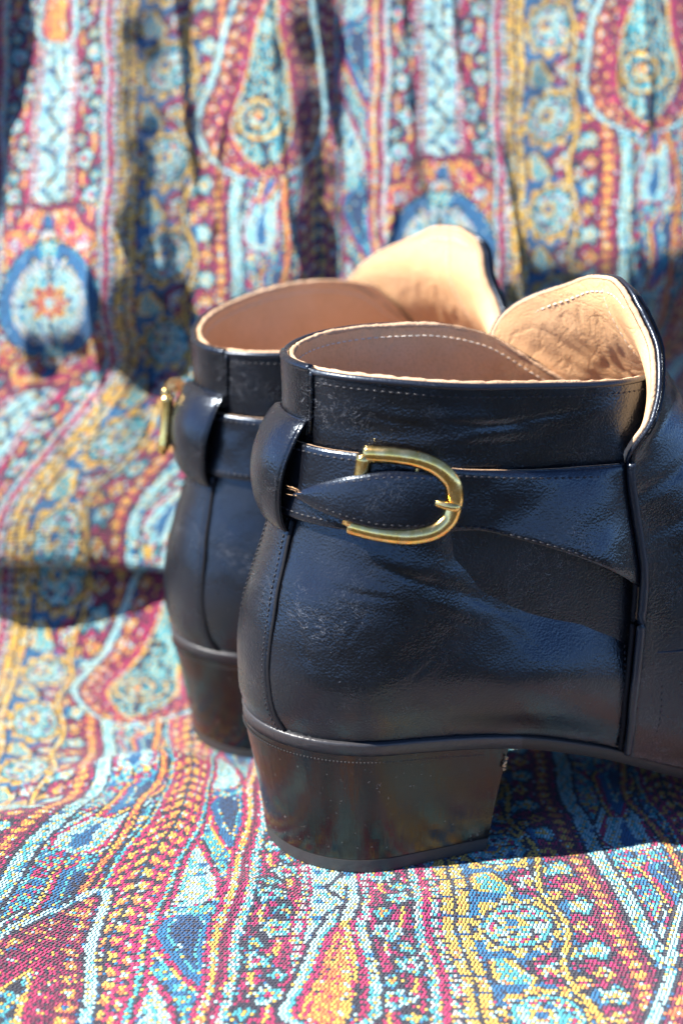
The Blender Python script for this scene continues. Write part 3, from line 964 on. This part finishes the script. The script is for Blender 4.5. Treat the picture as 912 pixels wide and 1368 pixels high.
    # raw rolled edge of the lining round the mouth
    s = np.linspace(-squ(12.8) * .98, squ(12.5) * .98, 260); hc = ch(s)
    tube('raw_edge', surf(s, hc + .0, -.235) + np.stack([0*s, 0*s, .03 * (vnoise(s * 9, s * 0, 4) - .5)], -1), .06 + .035 * vnoise(s * 4, s * 0, 6), RAW, lin, mirror, 8)
    tube('rolled_edge', surf(s, hc - .015, -.04), .085, EDGE, quarter, mirror, 10)
    stitches('stitching', s, hc - .27, dents(s, hc - .27) + .005, THREAD_BLACK, quarter, mirror, .20, .15, .026)
    stitches('stitching', s, hc - .30, -.325, THREAD_WHITE, lin, mirror, .21, .15, .022)

    # insole
    xs = np.linspace(.5, 25.5, 60); ys = np.linspace(-1, 1, 9)
    X, Yy = np.meshgrid(xs, ys, indexing='ij')
    hb = half_breadth(X, np.full_like(X, 4.6)) - .25
    V = np.stack([X, Yy * np.maximum(hb, .05), feather(X) + .45], -1).reshape(-1, 3)
    F = grid_faces(60, 9, 0, True)
    if mirror: V = V * np.array([1, -1, 1]); F = F[:, ::-1]
    mesh_obj('insole', V, F, TAN, root)

    # ---- back strip, its seams and the strap keeper
    def strip(name, h0, h1, nh, off_fn, th, mat, par):
        aa, bb = np.meshgrid(ends(15, .04), ends(nh, .012), indexing='ij')
        Hh = h0 + bb * (h1 - h0); Ss = (2 * aa - 1) * back_w(Hh)
        o = off_fn(Ss, Hh)
        return shell(name, Ss, Hh, o + th, o, mat, parent=par, mirror=mirror, round_edge=.6)
    lumps = lambda S_, H_: .03 * (fbm(S_ * 1.4 + 3, H_ * .9, 8) - .5)
    back = strip('back_strip', 3.97, 9.55, 50, lambda S_, H_: np.maximum(dents(S_, H_), -.05) * .5 + lumps(S_, H_) - .02, .09, LEATHER, root)
    top = strip('collar_tab', 11.75, 13.49, 20, lambda S_, H_: np.maximum(dents(S_, H_), -.05) * .5 + lumps(S_, H_) - .02, .09, LEATHER, root)
    arch = lambda S_, H_: .04 + .66 * np.sin(math.pi * np.clip((H_ - 9.2) / (12.15 - 9.2), 0, 1))**.62 * (1 - .12 * (S_ / .9)**2) + lumps(S_, H_)
    keeper = strip('strap_keeper', 9.2, 12.15, 40, arch, .14, LEATHER, root)
    for sg in (-1, 1):
        hh = np.linspace(4.0, 9.5, 60)
        tube('seam', surf(sg * (back_w(hh) + .035), hh, .02), .055, SEAM_SHADE, back, mirror, 8)  # dark tube drawn as the shadow line of the seam groove
        stitches('stitching', sg * (back_w(hh) - .16), hh, .085, THREAD_BLACK, back, mirror, .15, .11, .02)
        hh = np.linspace(11.8, 13.4, 20)
        tube('seam', surf(sg * (back_w(hh) + .035), hh, .02), .05, LEATHER, top, mirror, 8)
    # the tab folds over the rim
    ss = np.linspace(-1.1, 1.1, 24)
    tube('folded_top', surf(ss, np.full(24, 13.46), -.03), .12, LEATHER, top, mirror, 10)

    # ---- strap round the ankle
    f = ends(110, .006); b = ends(14, .03)
    ff, bb = np.meshgrid(np.concatenate([-f[::-1], f[1:]]), b, indexing='ij')
    hu = spl(*STRAP_HU, np.abs(ff)); hl = spl(*STRAP_HL, np.abs(ff))
    Hs = hl + (hu - hl) * bb
    Ss = np.where(ff < 0, ff * (sel(Hs) + .3), ff * (sem(Hs) + .3))
    ou = .10 + .06 * (fbm(Ss * .7, Hs * .8, 14) - .5) * 2 + .05 * g2(Ss, Hs, -2, 10.5, 1.5, 2)
    stand = lambda q, bq: .55 * sstep(.5, .85, np.abs(q)) * (1 - bq)**.8 * (1 - sstep(.86, .985, np.abs(q)))
    ou = (ou + stand(ff, bb)) * (1 - sstep(.94, 1, np.abs(ff))) - .14 * sstep(.95, 1, np.abs(ff))
    strap = shell('strap', Ss, Hs, ou + .15, ou, STRAP, edge_mat=RAW, round_edge=.55, **mk)
    for fb in (.085, .915):
        q = np.linspace(-.93, .93, 320)
        hu = spl(*STRAP_HU, np.abs(q)); hl = spl(*STRAP_HL, np.abs(q)); hq = hl + (hu - hl) * fb
        sq = np.where(q < 0, q * sel(hq), q * sem(hq))
        oq = .10 + .06 * (fbm(sq * .7, hq * .8, 14) - .5) * 2 + .05 * g2(sq, hq, -2, 10.5, 1.5, 2)
        oq = oq + stand(q, np.full_like(q, fb)) + .012
        stitches('stitching', sq, hq, oq + .15, THREAD_BLACK, strap, mirror, .2, .15, .03)

    # ---- pointed end of the strap, through the buckle
    bs = 1.65 if mirror else 0.0; bo = .5 if mirror else 0.0
    TS = [-1.16, -1.5, -1.9, -2.7, -3.5, -4.2, -4.55, -4.75]
    TU = [10.30, 10.55, 10.77, 11.09, 11.25, 11.22, 11.1, 10.95]
    TL = [10.24, 10.17, 10.06, 9.90, 9.77, 9.76, 9.85, 9.98]
    aa, bb = np.meshgrid(ends(50, .01), ends(12, .04), indexing='ij')
    St = TS[0] + (TS[-1] - TS[0]) * aa
    tu = spl([-x for x in TS], TU, -St); tl = spl([-x for x in TS], TL, -St)
    Ht = tl + (tu - tl) * bb
    def tab_off(St):
        return spl([1.1, 1.8, 2.7, 3.6, 4.3, 4.8], [.30, .40, .50, .44, .33, .25], -St)
    ot = tab_off(St) + .05 * (1 - (2 * bb - 1)**2)
    tab = shell('strap_end', St + bs, Ht, ot + .17, ot, STRAP, edge_mat=STRAP, round_edge=.6, **mk)
    q = np.linspace(-1.35, -4.5, 80); tu = spl([-x for x in TS], TU, -q); tl = spl([-x for x in TS], TL, -q)
    stitches('stitching', q + bs, tu - .13, tab_off(q) + .185, THREAD_BLACK, tab, mirror, .19, .14, .024)
    stitches('stitching', q + bs, tl + .13, tab_off(q) + .185, THREAD_BLACK, tab, mirror, .19, .14, .024)
    rr = np.random.RandomState(11)
    V = []; F = []
    for _ in range(16):                                            # frayed fibres at the point
        p = surf(bs - 1.2 - rr.uniform(0, .3), 10.30 + rr.uniform(-.04, .2), .48)
        d = np.array([-.6, .25, .12]) * rr.uniform(.35, .8) + rr.normal(0, .07, 3)
        w = rr.normal(0, 1, 3); w = np.cross(w, d); w = w / np.linalg.norm(w) * .006
        e = p + d * .55; mid = p + d * .4 + rr.normal(0, .03, 3)
        i = len(V); V += [p - w, p + w, mid + w, mid - w, e]; F += [[i, i + 1, i + 2, i + 3], [i + 3, i + 2, i + 4]]
    V = np.array(V)
    if mirror: V = V * np.array([1, -1, 1])
    mesh_obj('frayed_fibres', V, F, TAN, tab)['kind'] = 'stuff'

    # ---- buckle
    buckle = bpy.data.objects.new('buckle', None); buckle.empty_display_size = .01; link(buckle, root)
    ks = [(-2.80, 11.63), (-3.25, 11.64), (-3.75, 11.60), (-4.25, 11.44), (-4.62, 11.16), (-4.84, 10.84), (-4.92, 10.46), (-4.90, 10.10), (-4.76, 9.84), (-4.5, 9.68), (-4.02, 9.61), (-3.4, 9.66), (-2.95, 9.73), (-2.72, 9.77)]
    ks = np.array(ks); t = np.arange(len(ks)); tt = np.linspace(0, len(ks) - 1, 90)
    fs, fh = bs + spl(t, ks[:, 0], tt), spl(t, ks[:, 1], tt)
    fo = bo + .40 + .06 * np.sin(np.linspace(0, math.pi, 90))
    NF = normal(fs, fh)
    tube('buckle_frame', surf(fs, fh, fo), .215, GOLD, buckle, mirror, 16, up=NF, flat=.72)
    hb = np.linspace(11.60, 9.78, 14); sb = bs + np.linspace(-2.79, -2.70, 14)
    bar = tube('hinge_bar', surf(sb, hb, .38 + bo), .2, GOLD, buckle, mirror, 8, up=normal(sb, hb))
    ps = bs + np.linspace(-4.40, -5.02, 12); ph = np.linspace(10.47, 10.33, 12)
    po = spl([0, .35, .7, 1], [.34, .56, .66, .60], np.linspace(0, 1, 12))
    tube('prong', surf(ps, ph, po + bo), np.array([.10] * 10 + [.09, .05]), GOLD, buckle, mirror, 12, up=normal(ps, ph), flat=.8)
    ps = bs + np.linspace(-3.98, -4.02, 6)
    tube('bar_pin', surf(ps, np.linspace(11.1, 11.52, 6), .33 + bo), .05, GOLD, buckle, mirror, 8)

    # ---- front panel: vamp and high tongue
    ea, eb = (sem, sel) if mirror else (sel, sem)
    def flare(S_, H_, lat_dist, med_dist):
        if mirror: lat_dist, med_dist = med_dist, lat_dist
        k = sstep(10.8, 12.0, H_) * (1 - .45 * sstep(13.4, 14.8, H_))
        return (.58 * np.exp(-np.clip(lat_dist, 0, 9) / .40) * k - .32 * sstep(12.3, 15, H_) + splay[0] * np.exp(-np.clip(lat_dist, 0, 9) / 2.5) * sstep(11, 15, H_)
                + (.35 + splay[1]) * np.exp(-np.clip(med_dist, 0, 9) / 1.5) * sstep(11, 14, H_))
    def top_h(t):
        t = 1 - np.asarray(t) if mirror else t
        return (1.0 if mirror else 0) + spl([0, .03, .10, .25, .5, .75, .9, .97, 1], [14.45, 14.8, 15.0, 15.1, 15.0, 14.5, 14.0, 13.45, 12.7], t)
    tv = np.concatenate([[0, .002, .006], np.linspace(.012, .2, 30), np.linspace(.2, .8, 76)[1:], np.linspace(.8, .988, 30)[1:], [.994, .998, 1]])
    def front(h0, nb, e):
        bv = ends(nb, e)
        t2, b2 = np.meshgrid(tv, bv, indexing='ij')
        Hh = h0 + b2 * (top_h(t2) - h0)
        l0 = ea(Hh); l1 = 2 * smax(Hh) - eb(Hh)
        a = l0 + (l1 - l0) * t2
        return t2, b2, Hh, -a, a - l0, l1 - a
    t2, b2, Hh, Sf, ld, md = front(3.98, 130, .004)
    inst = -.05 * (fbm(Sf * .4, Hh * .8, 41) - .5) - .03 * np.abs(np.sin((Hh * 1.0 + Sf * .35) * 2.2))**8 * sstep(8, 10, Hh) * (1 - sstep(12, 13.4, Hh))
    fo = flare(Sf, Hh, ld, md)
    cover = .14 * np.exp(-ld / 1.2) * sstep(7, 5.8, Hh)
    lip = .12 * np.exp(-ld / .5) + .12 * np.exp(-md / .5)
    panel = shell('front_panel', Sf, Hh, .20 + fo + inst + lip, .02 + fo + lip, LEATHER, edge_mat=LEATHER, round_edge=.5, **mk)
    t2, b2, Hh, Sf, ld, md = front(7.0, 70, .008)
    fo = flare(Sf, Hh, ld, md)
    # soft flex wrinkles that fan out from the ankle bend
    wq = (1 - t2 if mirror else t2) * 10.0
    crease = np.zeros_like(Hh)
    for (x0, y0, x1, y1, dp, wd) in ((5.0, 13.9, 5.6, 12.2, .07, .13), (5.6, 12.2, 4.3, 11.5, .06, .15), (6.3, 14.0, 6.0, 12.4, .05, .12), (6.0, 12.4, 7.4, 11.6, .07, .15),
                                     (7.2, 13.6, 6.6, 12.6, .04, .1), (4.5, 13.2, 5.5, 12.4, .05, .14), (7.9, 13.2, 6.7, 12.2, .05, .13), (6.8, 11.9, 8.6, 12.6, .05, .16), (5.2, 12.0, 6.6, 11.2, .06, .15), (4.2, 12.4, 4.8, 11.0, .04, .14)):
        wx = wq + .12 * np.sin(Hh * 5 + x0); 
        ex, ey = x1 - x0, y1 - y0; L2 = ex * ex + ey * ey
        tt = np.clip(((wx - x0) * ex + (Hh - y0) * ey) / L2, 0, 1)
        dd = np.hypot(wx - x0 - tt * ex, Hh - y0 - tt * ey)
        crease = crease + dp * .25 * np.exp(-(dd / wd)**2) - dp * .14 * np.exp(-((dd - .3) / .2)**2)
    soft = .05 * (fbm(Sf * .5, Hh * .7, 52) - .5) * sstep(10, 12, Hh)
    mid = np.abs(t2 - (.66 if mirror else .34))
    ridge = -.05 * np.exp(-(mid / .012)**2)
    tl = shell('tongue_lining', Sf, Hh, .015 + fo, -.15 + fo + crease + soft + ridge, TAN, edge_mat=RAW, round_edge=.05, **mk)
    # raw edge all round the tongue
    def rim(t, b, off, h0=3.98):
        hh = h0 + b * (top_h(t) - h0); l0 = ea(hh); l1 = 2 * smax(hh) - eb(hh); a = l0 + (l1 - l0) * t
        return -a, hh, off + flare(-a, hh, a - l0, l1 - a)
    b_up = lambda h_, t_: (h_ - 3.98) / (float(top_h(np.array(t_))) - 3.98)
    bl = np.linspace(b_up(10.9, 0), 1, 60); bm = np.linspace(1, b_up(10, 1), 50)
    tr = np.concatenate([np.zeros(60), tv[1:-1], np.ones(50)]); brm = np.concatenate([bl, np.ones(len(tv) - 2), bm])
    r_s, r_h, r_o = rim(tr, brm, -.06)
    P = surf(r_s, r_h, r_o)
    tube('raw_edge', P, .075 + .02 * (vnoise(np.arange(len(P)) * .7, np.zeros(len(P)), 3) - .5), RAW, tl, mirror, 8)
    r_s, r_h, r_o = rim(tr, brm, .11)
    tube('rolled_edge', surf(r_s, r_h, r_o), .07, EDGE, panel, mirror, 10)
    # lower run of the rolled edge, down the side to the sole
    bl2 = np.linspace(.01, b_up(10.95, 0), 80)
    for tt_ in (0.0, 1.0):
        r_s, r_h, r_o = rim(np.full(80, tt_), np.linspace(.012, b_up(10.9, tt_), 80), .24)
        tube('rolled_edge', surf(r_s, r_h, r_o + .03), .12, EDGE, panel, mirror, 10)
        tube('seam', surf(r_s + (.17 if tt_ == 0 else -.17), r_h, r_o - .12), .07, SEAM_SHADE, panel, mirror, 8)  # dark tube painted in as the shaded gap beside the panel edge
    # cream stitching inside the tongue
    tq = np.linspace(.04, .96, 200)
    r_s, r_h, r_o = rim(tq, np.full(200, 1.0), -.158)
    stitches('stitching', r_s, r_h - .32, r_o, THREAD_WHITE, tl, mirror, .22, .15, .022)
    for tt_ in ((.64,) if mirror else (.36,)):
        r_s, r_h, r_o = rim(np.full(60, tt_), np.linspace(b_up(11.5, tt_), .985, 60), -.155)
        stitches('stitching', r_s, r_h, r_o, THREAD_WHITE, tl, mirror, .22, .15, .022)
    # double row of stitching beside the edge and the curved vamp seam
    for sg in (1, -1):
        for dx in (0, .16):
            hh = np.linspace(11.9, 6.6, 120)
            dd = spl([6.6, 7.1, 8.0, 9.5, 11.5, 11.9], [.55, .45, .52, .62, .42, .36], hh) + dx
            if sg == 1:
                ss = -(ea(hh) + dd); l = dd; mm = np.full_like(dd, 9.0)
            else:
                ss = eb(hh) + dd; l = np.full_like(dd, 9.0); mm = dd
            stitches('stitching', ss, hh, .20 + flare(ss, hh, l, mm) + .0, THREAD_BLACK, panel, mirror, .2, .15, .03)
        hh = np.linspace(6.5, 4.3, 50); dd = .62 + .25 * np.sin(np.linspace(0, 3.1, 50))
        ss = -(ea(hh) + dd) if sg == 1 else eb(hh) + dd
        stitches('stitching', ss, hh, .205, THREAD_BLACK, panel, mirror, .2, .15, .03)
        q = np.linspace(0, 1, 60); dd = .35 + q * 5.5; hh = 6.45 + .38 * q**1.2 * 3 - .1 * np.sin(q * 3.1)
        ss = -(ea(hh) + dd) if sg == 1 else eb(hh) + dd
        tube('seam', surf(ss, hh, .20), .045, LEATHER, panel, mirror, 8)
    # ragged stitches where the panel meets the quarter low down
    hh = np.linspace(6.6, 4.5, 40)
    stitches('stitching', -(sel(hh) - .22), hh, dents(-(sel(hh) - .22), hh) + .01, THREAD_BLACK, quarter, mirror, .17, .12, .03)
    return root

near = make_boot((-2.57, 1.55, 0.0), 20, 0, 0, False, (0.0, .25),
                 'black leather ankle boot nearer the camera, gold buckle facing out, standing in front')
far = make_boot((-5.2, 10.0, -1.35), 32, -2.0, 2.0, True, (.5, .6),
                'rear black leather ankle boot half hidden behind the other, its raised tongue sunlit')
